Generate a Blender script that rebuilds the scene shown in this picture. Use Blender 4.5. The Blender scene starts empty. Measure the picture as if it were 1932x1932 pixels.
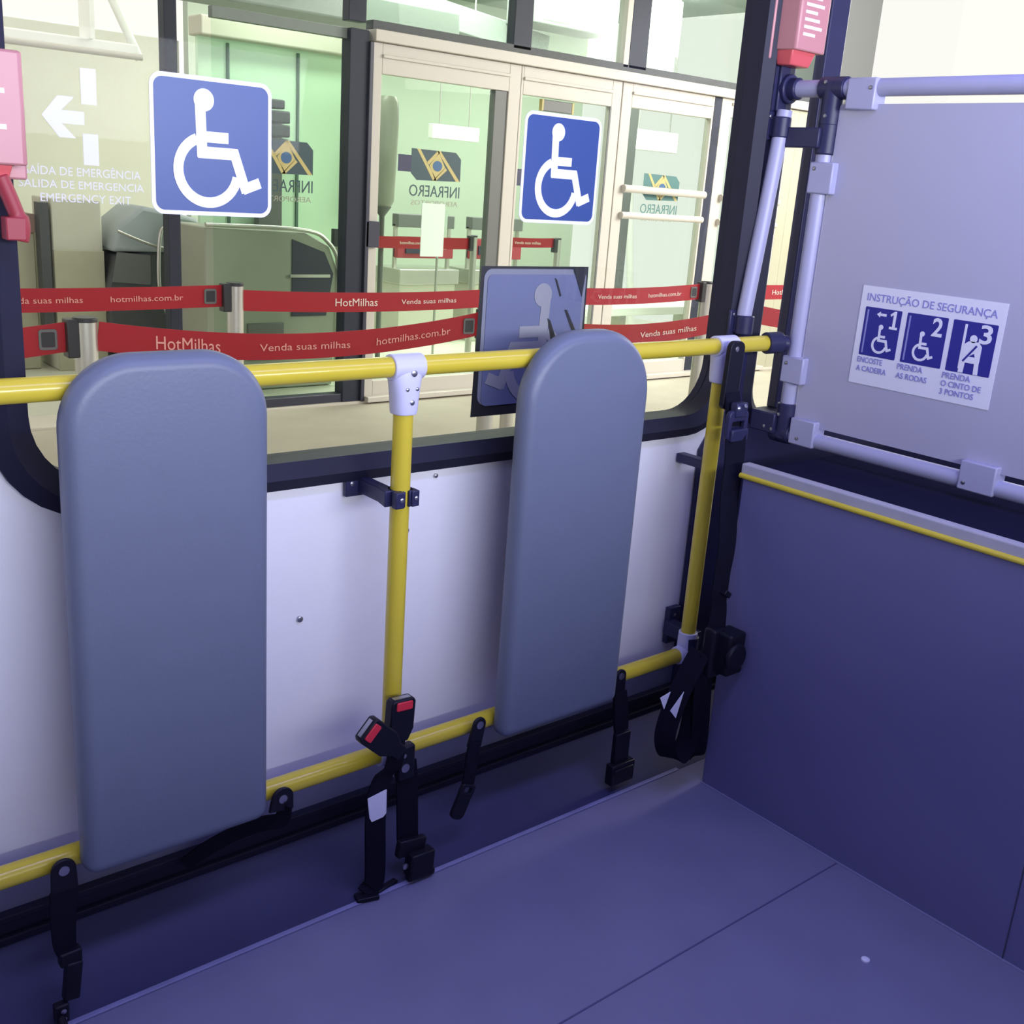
import bpy, bmesh, math, random
from mathutils import Vector, Matrix
random.seed(4)
S = bpy.context.scene
COL = S.collection

# ------------------------------------------------------------ camera
F = 2032.46; yaw, pit, rol = 0.709378, -0.295832, 0.0718932
cy_, sy_, cp_, sp_ = math.cos(yaw), math.sin(yaw), math.cos(pit), math.sin(pit)
fw = Vector((sy_*cp_, cy_*cp_, sp_)); rt = Vector((cy_, -sy_, 0)); up = rt.cross(fw)
r2 = math.cos(rol)*rt + math.sin(rol)*up; u2 = -math.sin(rol)*rt + math.cos(rol)*up
cd = bpy.data.cameras.new('camera'); cam = bpy.data.objects.new('camera', cd); COL.objects.link(cam)
cd.sensor_width = 36; cd.lens = F/1932*36; cd.clip_start = 0.02; cd.clip_end = 200
M = Matrix.Identity(4)
for i in range(3):
    M[i][0], M[i][1], M[i][2] = r2[i], u2[i], -fw[i]
M.translation = Vector((0, -1.55, 1.25)); cam.matrix_world = M
S.camera = cam
# ------------------------------------------------------------ world, lights, exposure
W = bpy.data.worlds.new('sky'); S.world = W; W.use_nodes = True
bg = W.node_tree.nodes['Background']; bg.inputs[0].default_value = (1.0, 0.985, 0.94, 1); bg.inputs[1].default_value = 1.1
S.view_settings.view_transform = 'Standard'; S.view_settings.look = 'None'
S.view_settings.exposure = 0.0; S.view_settings.gamma = 1.0
def area(name, loc, target, sx, sy, power, color):
    l = bpy.data.lights.new(name, 'AREA'); l.shape = 'RECTANGLE'; l.size = sx; l.size_y = sy; l.energy = power; l.color = color
    o = bpy.data.objects.new(name, l); COL.objects.link(o); o.location = loc
    o.rotation_euler = (Vector(target)-Vector(loc)).to_track_quat('-Z', 'Y').to_euler(); return o
area('daylight_far_windows', (0.95, -3.3, 1.47), (1.1, 0, 0.9), 3.6, 0.56, 198, (0.84, 0.88, 1.0))
area('saloon_blue_fill', (1.45, -1.0, 2.10), (1.45, -1.1, 0), 2.4, 0.2, 21, (0.37, 0.38, 1.0))  # blue fill for the shadows, set at the saloon ceiling
area('daylight_right', (8.0, 1.0, 3.1), (5.6, 3.4, 0.8), 3.0, 2.2, 430, (1.0, 0.97, 0.93))
area('hall_lamp', (6.6, 6.3, 2.94), (6.6, 6.5, 0), 4.5, 2.0, 330, (0.98, 1.0, 0.95))
area('lobby_lamp', (1.6, 6.0, 3.2), (1.9, 7.2, 0.8), 2.5, 1.5, 20, (1.0, 0.97, 0.85))

area('frost_panel_fill', (3.75, 5.05, 2.6), (3.8, 5.3, 0), 1.0, 0.3, 17, (0.95, 1.0, 0.93))  # added fill that brightens the green frosted panels

# ------------------------------------------------------------ materials
def mat(name, col, rough=0.5, metal=0.0, spec=0.5, noise=0.0, nscale=30.0, bump=0.0, coat=0.0, emit=None, es=0.0):
    m = bpy.data.materials.new(name); m.use_nodes = True; nt = m.node_tree; b = nt.nodes['Principled BSDF']
    c = (*col, 1.0)
    b.inputs['Base Color'].default_value = c; b.inputs['Roughness'].default_value = rough
    b.inputs['Metallic'].default_value = metal; b.inputs['Specular IOR Level'].default_value = spec
    b.inputs['Coat Weight'].default_value = coat
    if emit: b.inputs['Emission Color'].default_value = (*emit, 1); b.inputs['Emission Strength'].default_value = es
    tc = nt.nodes.new('ShaderNodeTexCoord'); n = nt.nodes.new('ShaderNodeTexNoise')
    n.inputs['Scale'].default_value = nscale; n.inputs['Detail'].default_value = 4
    nt.links.new(tc.outputs['Object'], n.inputs['Vector'])
    mx = nt.nodes.new('ShaderNodeMix'); mx.data_type = 'RGBA'
    k = noise
    mx.inputs[6].default_value = (*[max(0, v*(1-k)) for v in col], 1); mx.inputs[7].default_value = (*[min(1, v*(1+k)) for v in col], 1)
    nt.links.new(n.outputs['Fac'], mx.inputs[0]); nt.links.new(mx.outputs[2], b.inputs['Base Color'])
    if bump:
        bp = nt.nodes.new('ShaderNodeBump'); bp.inputs['Strength'].default_value = bump; bp.inputs['Distance'].default_value = 0.001
        n2 = nt.nodes.new('ShaderNodeTexNoise'); n2.inputs['Scale'].default_value = nscale*12
        nt.links.new(tc.outputs['Object'], n2.inputs['Vector']); nt.links.new(n2.outputs['Fac'], bp.inputs['Height']); nt.links.new(bp.outputs[0], b.inputs['Normal'])
    return m
def glass(name, tint, refl=1.0):
    m = bpy.data.materials.new(name); m.use_nodes = True; nt = m.node_tree; nt.nodes.clear()
    o = nt.nodes.new('ShaderNodeOutputMaterial'); t = nt.nodes.new('ShaderNodeBsdfTransparent'); g = nt.nodes.new('ShaderNodeBsdfGlossy')
    fr = nt.nodes.new('ShaderNodeFresnel'); fr.inputs['IOR'].default_value = 1.45; mx = nt.nodes.new('ShaderNodeMixShader')
    ml = nt.nodes.new('ShaderNodeMath'); ml.operation = 'MULTIPLY'; ml.inputs[1].default_value = refl
    t.inputs['Color'].default_value = (*tint, 1); g.inputs['Roughness'].default_value = 0.02
    nt.links.new(fr.outputs[0], ml.inputs[0]); nt.links.new(ml.outputs[0], mx.inputs[0])
    nt.links.new(t.outputs[0], mx.inputs[1]); nt.links.new(g.outputs[0], mx.inputs[2]); nt.links.new(mx.outputs[0], o.inputs['Surface'])
    return m
def film(name, col, alpha):
    m = bpy.data.materials.new(name); m.use_nodes = True; nt = m.node_tree; nt.nodes.clear()
    o = nt.nodes.new('ShaderNodeOutputMaterial'); a = nt.nodes.new('ShaderNodeBsdfTranslucent'); d = nt.nodes.new('ShaderNodeBsdfDiffuse'); t = nt.nodes.new('ShaderNodeBsdfTransparent')
    m1 = nt.nodes.new('ShaderNodeMixShader'); m2 = nt.nodes.new('ShaderNodeMixShader'); a.inputs[0].default_value = d.inputs[0].default_value = (*col, 1)
    m1.inputs[0].default_value = 0.7; m2.inputs[0].default_value = alpha
    nt.links.new(a.outputs[0], m1.inputs[1]); nt.links.new(d.outputs[0], m1.inputs[2]); nt.links.new(t.outputs[0], m2.inputs[1]); nt.links.new(m1.outputs[0], m2.inputs[2]); nt.links.new(m2.outputs[0], o.inputs[0])
    return m
X = {}
X['wall'] = mat('white_wall_laminate', (0.89, 0.88, 0.94), 0.5, spec=0.3, noise=0.02)
X['floor'] = mat('blue_grey_vinyl', (0.215, 0.21, 0.335), 0.42, noise=0.12, nscale=7, bump=0.15)
X['end'] = mat('blue_grey_laminate', (0.155, 0.15, 0.30), 0.5, noise=0.06, nscale=6)
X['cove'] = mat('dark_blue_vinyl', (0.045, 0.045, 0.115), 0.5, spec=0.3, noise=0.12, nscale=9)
X['shelf'] = mat('dark_shelf_laminate', (0.016, 0.016, 0.038), 0.8, spec=0.0, noise=0.1)
X['black'] = mat('black_rubber', (0.016, 0.016, 0.038), 0.5, spec=0.25, noise=0.1)
X['navy'] = mat('navy_plastic', (0.028, 0.028, 0.080), 0.4, spec=0.35, noise=0.06)
X['yellow'] = mat('yellow_paint', (0.70, 0.56, 0.045), 0.28, noise=0.04, coat=0.3)
X['cast'] = mat('lilac_white_casting', (0.66, 0.66, 0.86), 0.35, noise=0.03)
X['pad'] = mat('grey_vinyl_padding', (0.15, 0.175, 0.25), 0.42, noise=0.05, nscale=14, bump=0.25)
X['board'] = mat('dark_backing_board', (0.06, 0.06, 0.1), 0.6)
X['tube'] = mat('lilac_grey_tube', (0.43, 0.43, 0.60), 0.36, noise=0.03)
X['panel'] = mat('grey_panel_sheet', (0.47, 0.46, 0.58), 0.45, noise=0.03, nscale=4)
X['web'] = mat('black_webbing', (0.008, 0.008, 0.018), 0.85, spec=0.1, noise=0.2, nscale=60, bump=0.4)
X['plas'] = mat('black_buckle_plastic', (0.009, 0.009, 0.018), 0.4, spec=0.25, noise=0.05)
X['steel'] = mat('dull_steel', (0.42, 0.42, 0.47), 0.3, metal=0.9)
X['red'] = mat('red_release_button', (0.75, 0.035, 0.06), 0.35)
X['tag'] = mat('white_label', (0.82, 0.82, 0.92), 0.6)
X['stick'] = mat('white_sticker_vinyl', (0.82, 0.82, 0.90), 0.5)
X['sblue'] = mat('sign_blue_vinyl', (0.03, 0.07, 0.245), 0.4)
X['sblueD'] = mat('deep_blue_print', (0.02, 0.02, 0.26), 0.5)
X['print'] = mat('lilac_blue_print', (0.28, 0.28, 0.60), 0.5)
X['hred'] = mat('red_hammer_plastic', (0.62, 0.10, 0.11), 0.4)
X['pink'] = mat('pale_red_plastic', (0.52, 0.23, 0.24), 0.4)
X['film'] = film('frosted_white_film', (0.9, 0.9, 0.9), 0.9)
X['film2'] = film('thin_frosted_film', (0.88, 0.88, 0.9), 0.75)
X['glass'] = glass('bus_window_glass', (0.965, 0.97, 0.955), 0.06)
X['glass2'] = glass('door_glass', (0.90, 0.955, 0.91), 0.07)
X['shell'] = mat('saloon_lining', (0.26, 0.26, 0.46), 0.6)
X['belt'] = mat('red_barrier_webbing', (0.36, 0.0015, 0.010), 0.55, noise=0.05)
X['btxt'] = mat('shaded_belt_print', (0.80, 0.36, 0.30), 0.6)  # belt print in its shaded tone
X['btxt2'] = mat('lit_belt_print', (0.85, 0.70, 0.62), 0.6)  # same print in a paler tone for brightly lit belts
X['ss'] = mat('brushed_steel', (0.55, 0.54, 0.50), 0.32, metal=0.85, noise=0.04)
X['blk2'] = mat('black_post_head', (0.03, 0.03, 0.035), 0.4)
X['cream'] = mat('cream_door_frame', (0.55, 0.515, 0.465), 0.5, noise=0.02)
X['dark'] = mat('dark_mullion', (0.028, 0.032, 0.05), 0.5, spec=0.25, noise=0.1)
X['dark2'] = mat('black_door_seal', (0.035, 0.035, 0.06), 0.4)
X['grey'] = mat('grey_door_stile', (0.13, 0.135, 0.13), 0.5)
X['pave'] = mat('pavement', (0.42, 0.38, 0.31), 0.75, noise=0.16, nscale=3, bump=0.3)
X['pave2'] = mat('kerb_stone', (0.55, 0.51, 0.44), 0.7, noise=0.1, nscale=8)
X['hallw'] = mat('pale_green_wall', (0.43, 0.49, 0.40), 0.6, noise=0.03, nscale=2)
X['hallf'] = mat('hall_floor', (0.62, 0.62, 0.52), 0.35, noise=0.05, nscale=4)
X['hallc'] = mat('hall_ceiling', (0.25, 0.30, 0.26), 0.7, noise=0.3, nscale=2)
X['frost'] = mat('green_frosted_panel', (0.62, 0.85, 0.62), 0.35, noise=0.05, nscale=2)
X['seam'] = mat('panel_joint', (0.10, 0.17, 0.13), 0.6)
X['duct'] = mat('dark_duct', (0.07, 0.075, 0.08), 0.6, noise=0.2)
X['duct2'] = mat('grey_duct', (0.19, 0.22, 0.20), 0.6, noise=0.1)
X['beige'] = mat('beige_wall', (0.56, 0.55, 0.46), 0.7, noise=0.05, nscale=2)
X['beige2'] = mat('beige_counter', (0.42, 0.41, 0.30), 0.6, noise=0.1, nscale=6)
X['beam'] = mat('white_beam', (0.85, 0.85, 0.82), 0.6)
X['mach'] = mat('grey_green_machine', (0.30, 0.31, 0.25), 0.35, noise=0.15, nscale=3)
X['hood'] = mat('blue_grey_hood', (0.33, 0.37, 0.39), 0.4, noise=0.15, nscale=4)
X['glow_white'] = mat('glowing_white', (1, 1, 1), 0.5, emit=(1, 1, 0.97), es=2.5)
X['teal'] = mat('dark_teal_film', (0.03, 0.065, 0.08), 0.5)
X['teal2'] = mat('teal_film', (0.06, 0.17, 0.16), 0.5)
X['nav'] = mat('navy_film', (0.03, 0.03, 0.08), 0.5)
X['ylw'] = mat('ochre_film', (0.50, 0.42, 0.16), 0.5)
X['eye'] = mat('blue_film', (0.04, 0.12, 0.26), 0.5)
X['cred'] = mat('dark_red_counter', (0.33, 0.035, 0.05), 0.5)
X['mist'] = mat('pale_green_sheet', (0.68, 0.80, 0.70), 0.6)
X['backs'] = mat('grey_blue_sticker_back', (0.17, 0.19, 0.33), 0.4, noise=0.06, nscale=5)
X['backf'] = mat('grey_figure_back', (0.33, 0.33, 0.38), 0.45)
X['backe'] = mat('grey_border_back', (0.25, 0.26, 0.33), 0.45)

# ------------------------------------------------------------ builders
class MB:
    def __init__(s): s.v = []; s.f = []
    def add(s, vs, fs):
        n = len(s.v); s.v += [Vector(v) for v in vs]; s.f += [[i+n for i in f] for f in fs]; return s
    def box(s, a, b, rot=None, piv=None):
        x0, y0, z0 = a; x1, y1, z1 = b
        vs = [Vector(p) for p in ((x0,y0,z0),(x1,y0,z0),(x1,y1,z0),(x0,y1,z0),(x0,y0,z1),(x1,y0,z1),(x1,y1,z1),(x0,y1,z1))]
        if rot is not None:
            pv = Vector(piv) if piv else (Vector(a)+Vector(b))/2
            vs = [rot @ (v-pv) + pv for v in vs]
        return s.add(vs, [[0,3,2,1],[4,5,6,7],[0,1,5,4],[1,2,6,5],[2,3,7,6],[3,0,4,7]])
    def loft(s, loops, cap=True, closed=False):
        n = len(loops[0]); vs = [p for l in loops for p in l]; fs = []
        m = len(loops)
        for i in range(m if closed else m-1):
            for j in range(n):
                k = (j+1) % n; i2 = (i+1) % m
                fs.append([i*n+j, i*n+k, i2*n+k, i2*n+j])
        if cap and not closed: fs += [list(range(n))[::-1], [(m-1)*n+j for j in range(n)]]
        return s.add(vs, fs)
    def cyl(s, p0, p1, r, r1=None, n=24):
        return s.tube([p0, p1], [r, r if r1 is None else r1], n)
    def tube(s, path, rad, n=20, closed=False):
        path = [Vector(p) for p in path]; m = len(path)
        rad = rad if isinstance(rad, (list, tuple)) else [rad]*m
        loops = []; ref = None
        for i, p in enumerate(path):
            if closed: t = path[(i+1) % m]-path[i-1]
            else: t = path[min(i+1, m-1)]-path[max(i-1, 0)]
            t.normalize()
            if ref is None: ref = t.orthogonal().normalized()
            a = (ref - t*ref.dot(t)).normalized(); ref = a; b = t.cross(a)
            loops.append([p + rad[i]*(math.cos(q)*a+math.sin(q)*b) for q in [2*math.pi*j/n for j in range(n)]])
        return s.loft(loops, closed=closed)
    def prism(s, poly, o, U, V, th):
        o, U, V = Vector(o), Vector(U), Vector(V); N = U.cross(V).normalized()*th
        a = [o+U*p[0]+V*p[1] for p in poly]; b = [p+N for p in a]; return s.loft([a, b])
    def ribbon(s, path, wdirs, width, th):
        path = [Vector(p) for p in path]; m = len(path)
        if not isinstance(wdirs, list): wdirs = [wdirs]*m
        width = width if isinstance(width, list) else [width]*m
        loops = []
        for i, p in enumerate(path):
            t = (path[min(i+1, m-1)]-path[max(i-1, 0)]).normalized(); w = Vector(wdirs[i]).normalized(); w = (w-t*w.dot(t)).normalized()
            nn = t.cross(w)*th/2; w = w*width[i]/2
            loops.append([p-w-nn, p+w-nn, p+w+nn, p-w+nn])
        return s.loft(loops)
    def ring(s, outer, inner, d0, d1, o, U, V):
        """flat ring between two equal-length 2D loops, thick from d0 to d1 along the normal"""
        o, U, V = Vector(o), Vector(U), Vector(V); N = U.cross(V).normalized()
        P = lambda p, d: o+U*p[0]+V*p[1]+N*d
        return s.loft([[P(p, d0) for p in outer], [P(p, d1) for p in outer], [P(p, d1) for p in inner], [P(p, d0) for p in inner]], closed=True)
    def build(s, name, m, parent=None, smooth=True, bevel=0, seg=2, loc=None, subs=0, **props):
        me = bpy.data.meshes.new(name); o = bpy.data.objects.new(name, me)
        L = Vector(loc) if loc is not None else Vector((0, 0, 0))
        PL = Vector((0, 0, 0)); q = parent
        while q is not None: PL = PL+q.location; q = q.parent
        if loc is None and parent is not None: L = PL.copy()
        me.from_pydata([v-L for v in s.v], [], s.f); me.validate()
        bm = bmesh.new(); bm.from_mesh(me); bmesh.ops.recalc_face_normals(bm, faces=bm.faces)
        for f in bm.faces: f.smooth = smooth
        if smooth:
            for e in bm.edges:
                if len(e.link_faces) == 2 and e.calc_face_angle(0) > math.radians(38): e.smooth = False
        bm.to_mesh(me); bm.free(); me.materials.append(m)
        COL.objects.link(o)
        if parent is not None:
            o.parent = parent; o.location = L-PL
        else: o.location = L
        if bevel:
            b = o.modifiers.new('edge', 'BEVEL'); b.width = bevel; b.segments = seg; b.limit_method = 'ANGLE'; b.angle_limit = math.radians(38)
        for k, v in props.items(): o[k] = v
        return o
def thing(name, loc, label, cat, group=None):
    o = bpy.data.objects.new(name, None); COL.objects.link(o); o.location = loc; o.empty_display_size = 0.05
    o['label'] = label; o['category'] = cat
    if group: o['group'] = group
    return o
def structure(o): o['kind'] = 'structure'; return o
def arc(cx, cy, r, a0, a1, n): return [(cx+r*math.cos(math.radians(a0+(a1-a0)*i/n)), cy+r*math.sin(math.radians(a0+(a1-a0)*i/n))) for i in range(n+1)]
def rrect(x0, y0, x1, y1, r, n=8):
    """rounded rectangle; r is one radius or (bottom, top)"""
    rb, rt_ = r if isinstance(r, tuple) else (r, r)
    return arc(x1-rb, y0+rb, rb, -90, 0, n)+arc(x1-rt_, y1-rt_, rt_, 0, 90, n)+arc(x0+rt_, y1-rt_, rt_, 90, 180, n)+arc(x0+rb, y0+rb, rb, 180, 270, n)
def rectn(x0, y0, x1, y1, n=8):
    return [(x1, y0)]*(n+1)+[(x1, y1)]*(n+1)+[(x0, y1)]*(n+1)+[(x0, y0)]*(n+1)
def pillow(o, U, V, N, x0, y0, x1, y1, r, th, edge, n=14):
    """padded board: back outline then a rounded-over front edge"""
    o, U, V, N = map(Vector, (o, U, V, N)); mb = MB(); loops = []
    rb, rt_ = r
    pr = [(0.004, 0.0), (0, 0.006)]+[(edge*(1-math.cos(a)), th-edge+edge*math.sin(a)) for a in [math.pi/2*i/7 for i in range(8)]]
    for ins, d in pr:
        loops.append([o+U*p[0]+V*p[1]+N*d for p in rrect(x0+ins, y0+ins, x1-ins, y1-ins, (max(rb-ins, .002), max(rt_-ins, .002)), n)])
    return mb.loft(loops)
def text(name, body, o, U, V, w, h, m, parent, th=0.0006, loc=None, bold=0.0):
    """lettering fitted to a w x h rectangle whose lower left corner is o"""
    cu = bpy.data.curves.new('lettering_source', 'FONT'); cu.body = body; cu.size = 1; cu.offset = bold; cu.resolution_u = 3; cu.extrude = 0.01
    t = bpy.data.objects.new('lettering_source', cu); COL.objects.link(t)
    bpy.context.view_layer.update()
    me = bpy.data.meshes.new_from_object(t.evaluated_get(bpy.context.evaluated_depsgraph_get()))
    vs = [v.co.copy() for v in me.vertices]; fs = [list(p.vertices) for p in me.polygons]
    bpy.data.objects.remove(t); bpy.data.meshes.remove(me); bpy.data.curves.remove(cu)
    x0 = min(v.x for v in vs); x1 = max(v.x for v in vs); y0 = min(v.y for v in vs); y1 = max(v.y for v in vs)
    o, U, V = Vector(o), Vector(U), Vector(V); N = U.cross(V).normalized()
    mb = MB(); mb.add([o+U*((v.x-x0)/(x1-x0)*w)+V*((v.y-y0)/(y1-y0)*h)+N*(th if v.z > 0 else 0) for v in vs], fs)
    return mb.build(name, m, parent, smooth=False, loc=loc)
def access_symbol(mb, o, U, V, w, h, th, ha=1.0):
    """seated wheelchair figure in a w x h field"""
    o, U, V = Vector(o), Vector(U), Vector(V)
    U = U*w; V = V*h
    cnt = [0]
    def q(p): cnt[0] += 1; mb.prism(p, o, U, V, th*(1+.06*(cnt[0] if cnt[0] < 9 else 9+cnt[0] % 2)))
    def seg(a, b, t):
        ax, ay = a[0]*w, a[1]*h; bx, by = b[0]*w, b[1]*h
        d = Vector((bx-ax, by-ay)).normalized(); n = Vector((-d.y, d.x))*t*w/2
        q([((ax-n.x)/w, (ay-n.y)/h), ((bx-n.x)/w, (by-n.y)/h), ((bx+n.x)/w, (by+n.y)/h), ((ax+n.x)/w, (ay+n.y)/h)])
    k = w/h
    q([(0.425+0.083*math.cos(a), 0.835+0.083*k*math.sin(a)) for a in [2*math.pi*i/24 for i in range(24)]])
    seg((0.392, 0.84), (0.407, 0.43), 0.085)
    seg((0.40, 0.575), (0.625, 0.575), 0.082)
    seg((0.37, 0.462), (0.70, 0.462), 0.088)
    seg((0.665, 0.49), (0.775, 0.185), 0.082)
    seg((0.745, 0.205), (0.895, 0.262), 0.082)
    c = (0.455, 0.335); R0, R1 = 0.285, 0.205
    n = 26; A = [math.radians(112+(350-112)*i/n) for i in range(n+1)]
    for i in range(n):
        q([(c[0]+R*math.cos(a), c[1]+R*k*math.sin(a)) for R, a in ((R0, A[i]), (R0, A[i+1]), (R1, A[i+1]), (R1, A[i]))])
EX, EY, EZ = Vector((1, 0, 0)), Vector((0, 1, 0)), Vector((0, 0, 1))

# ============================================================ BUS SHELL
structure(MB().box((-2, -2.4, -0.05), (3.6, -0.155, 0)).build('floor', X['floor'], smooth=False))
structure(MB().box((1.05-2.9, -0.590, 0.0002), (1.742, -0.587, 0.0009)).build('trim_1', mat('floor_joint', (0.10, 0.09, 0.20), 0.6), smooth=False))
# coved floor edge along the window wall
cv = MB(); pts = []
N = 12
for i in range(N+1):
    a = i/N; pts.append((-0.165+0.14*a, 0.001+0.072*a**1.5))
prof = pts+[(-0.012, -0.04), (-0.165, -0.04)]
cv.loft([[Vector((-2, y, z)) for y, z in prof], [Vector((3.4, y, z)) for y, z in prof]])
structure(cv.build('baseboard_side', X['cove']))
structure(MB().box((-2, -0.168, 0.0), (1.742, -0.158, 0.0035)).build('trim_2', mat('worn_floor_strip', (0.27, 0.27, 0.46), 0.35, noise=0.25, nscale=20), smooth=False, bevel=0.0015))
structure(MB().box((-2, -0.028, 0.072), (3.4, 0.03, 0.086)).box((-2, -0.018, 0.086), (3.4, 0.03, 0.118)).box((-2, -0.023, 0.108), (3.4, 0.0, 0.120)).build('trim_3', X['black'], smooth=False, bevel=0.002))
structure(MB().box((-2, -0.0055, 0.119), (1.872, 0.0, 0.171)).build('rail_shade', mat('rail_shade_strip', (0.15, 0.15, 0.235), 0.55, noise=0.1), smooth=False))  # rail's shade on the white wall, painted as a grey strip
# window wall with two rounded openings
o1 = rrect(0.375, 0.740, 1.962, 1.96, 0.145); i1 = rrect(0.43, 0.787, 1.914, 1.905, 0.11)
wl = MB(); wl.ring(rectn(-2, 0.10, 2.0, 2.15), rrect(0.395, 0.755, 1.948, 1.945, 0.13), -0.002, -0.045, (0, 0, 0), EX, EZ)
structure(wl.build('wall_side', X['wall'], smooth=False))
o2 = rrect(1.990, 0.728, 3.44, 1.96, 0.10); i2 = rrect(2.028, 0.768, 3.40, 1.905, 0.070)
wl = MB(); wl.ring(rectn(2.0, 0.10, 3.6, 2.15), rrect(2.006, 0.745, 3.42, 1.945, 0.09), -0.002, -0.045, (0, 0, 0), EX, EZ)
structure(wl.build('wall_side_rear', X['wall'], smooth=False))
# dark pillar cover between the windows and below it
structure(MB().prism([(1.872, 0.118), (3.58, 0.118), (3.58, 0.730), (2.10, 0.730), (2.03, 0.760), (2.004, 0.83), (1.996, 2.15), (1.957, 2.15), (1.957, 0.82), (1.872, 0.70)], (0, -0.001, 0), EX, EZ, 0.012).build('wall_pillar', X['navy'], smooth=False, bevel=0.002))
def window(nm, o, i, outy=0.045):
    g = MB(); ins = 0.006
    O = Vector((0, 0, 0))
    P = lambda p, y: Vector((p[0], y, p[1]))
    mid = [((a[0]*.55+b[0]*.45), (a[1]*.55+b[1]*.45)) for a, b in zip(o, i)]
    g.loft([[P(p, 0.05) for p in o], [P(p, -0.012) for p in o], [P(p, -0.026) for p in mid], [P(p, -0.012) for p in i], [P(p, 0.05) for p in i]], closed=True)
    w = bpy.data.objects.new(nm, None); COL.objects.link(w); w.location = (o[0][0], 0, o[0][1]); structure(w)
    g.build('rubber_gasket', X['black'], w)
    MB().loft([[P(p, 0.030) for p in i], [P(p, 0.033) for p in i]]).build('glass_pane', X['glass'], w, smooth=False)
    return w
window('window_1', o1, i1); w2 = window('window_2', o2, i2)
MB().box((2.172, 0.022, 0.768), (2.240, 0.05, 1.905)).build('dividing_bar', X['navy'], w2, smooth=False, bevel=0.003)
# rest of the saloon, behind the camera
structure(MB().box((-2, -2.4, 2.15), (3.6, 0.05, 2.2)).build('ceiling', X['shell'], smooth=False))
structure(MB().box((-2, -2.45, 0), (3.6, -2.4, 1.30)).box((-2, -2.45, 1.85), (3.6, -2.4, 2.15)).box((-2, -2.45, 1.25), (-1.0, -2.4, 1.85)).box((3.4, -2.45, 1.25), (3.6, -2.4, 1.85)).build('wall_far', X['shell'], smooth=False))
structure(MB().box((-2.05, -2.45, 0), (-2, 0.05, 2.2)).build('wall_rear', X['shell'], smooth=False))
structure(MB().box((3.6, -2.45, 0), (3.65, -0.5, 2.2)).build('wall_front', X['shell'], smooth=False))
# end partition: half-height box with a dark top
structure(MB().box((1.745, -2.4, 0.0), (1.77, -0.232, 0.714)).build('wall_end', X['end'], smooth=False, bevel=0.003))
structure(MB().box((1.77, -0.250, 0.0), (3.6, -0.232, 0.714)).build('wall_end_return', X['end'], smooth=False))
structure(MB().box((1.7452, -2.4, 0.714), (3.6, -0.232, 0.722)).build('wall_end_top', X['shelf'], smooth=False))
structure(MB().box((1.7435, -0.9305, 0.0), (1.7452, -0.9285, 0.60)).build('trim_4', X['board'], smooth=False))
structure(MB().box((1.741, -2.4, 0.7145), (1.765, -0.228, 0.738)).build('trim_5', mat('pale_grey_edge', (0.42, 0.41, 0.46), 0.45, noise=0.1), smooth=False, bevel=0.003))
structure(MB().cyl((1.7415, -2.4, 0.7125), (1.7415, -0.228, 0.7125), 0.0058, n=12).build('trim_6', X['yellow']))
structure(MB().box((1.7425, -2.4, 0.0005), (1.7445, -0.232, 0.004)).build('trim_7', mat('floor_sealant', (0.33, 0.32, 0.52), 0.5), smooth=False))

# ============================================================ YELLOW HANDRAIL
RY = -0.10; RR = 0.0168
hr = thing('handrail', (0.993, RY, 0.25), 'yellow tube handrail with two horizontal bars and upright poles along the white wall', 'handrail')
MB().cyl((-0.6, RY, 0.949), (1.945, RY, 0.955), RR, n=32).build('top_rail', X['yellow'], hr)
MB().cyl((-0.6, RY, 0.2405), (1.79, RY, 0.2525), RR, n=32).build('bottom_rail', X['yellow'], hr)
for x, z0 in ((0.993, 0.25), (1.797, 0.27)):
    MB().cyl((x, RY, z0), (x, RY, 0.945), RR, n=32).build('pole', X['yellow'], hr)
def tee(x, z, s=1.0):
    m = MB(); m.cyl((x-0.030*s, RY, z), (x+0.030*s, RY, z), 0.0215, n=32)
    lo = []
    for k, (dz, hw, hd) in enumerate([(0.004, .030, .019), (-0.012, .030, .0215), (-0.03, .0265, .0222), (-0.05, .0235, .0225), (-0.07, .0220, .0218), (-0.078, .0205, .0205)]):
        lo.append([Vector((x+hw*math.copysign(abs(math.cos(a))**.8, math.cos(a)), RY+hd*math.copysign(abs(math.sin(a))**.8, math.sin(a)), z+dz)) for a in [2*math.pi*j/28 for j in range(28)]])
    m.loft(lo); f = m.build('tee_fitting', X['cast'], hr, bevel=0.0015)
    f['label'] = 'lilac white cast joint'
    return f
def screw(p, n, r, par, nm='screw'):
    p, n = Vector(p), Vector(n).normalized()
    MB().tube([p-n*.002, p+n*.0012, p+n*.0022], [r, r, r*.5], n=14).build(nm, X['steel'], par)
f = tee(0.993, 0.952)
for dx, dz, r in ((0.004, -0.008, .0055), (-0.008, -0.034, .0032), (0.011, -0.034, .0032), (0.002, -0.056, .0045)):
    screw((0.993+dx, RY-0.0216, 0.952+dz), (0, -1, 0), r, f)
tee(1.797, 0.955)
m = MB(); m.cyl((1.797, RY, 0.305), (1.797, RY, 0.240), 0.0215, 0.0225, n=28); m.tube([(1.797, RY, 0.252), (1.775, RY, 0.252), (1.765, RY, 0.252)], [.0215, .0215, .020], n=28)
m.build('elbow_fitting', X['cast'], hr, bevel=0.0015)
m = MB(); m.cyl((0.965, RY, 0.246), (1.021, RY, 0.247), 0.0215, n=28); m.cyl((0.993, RY, 0.25), (0.993, RY, 0.295), 0.0215, n=28)
m.build('elbow_fitting', X['cast'], hr, bevel=0.0015)
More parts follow.
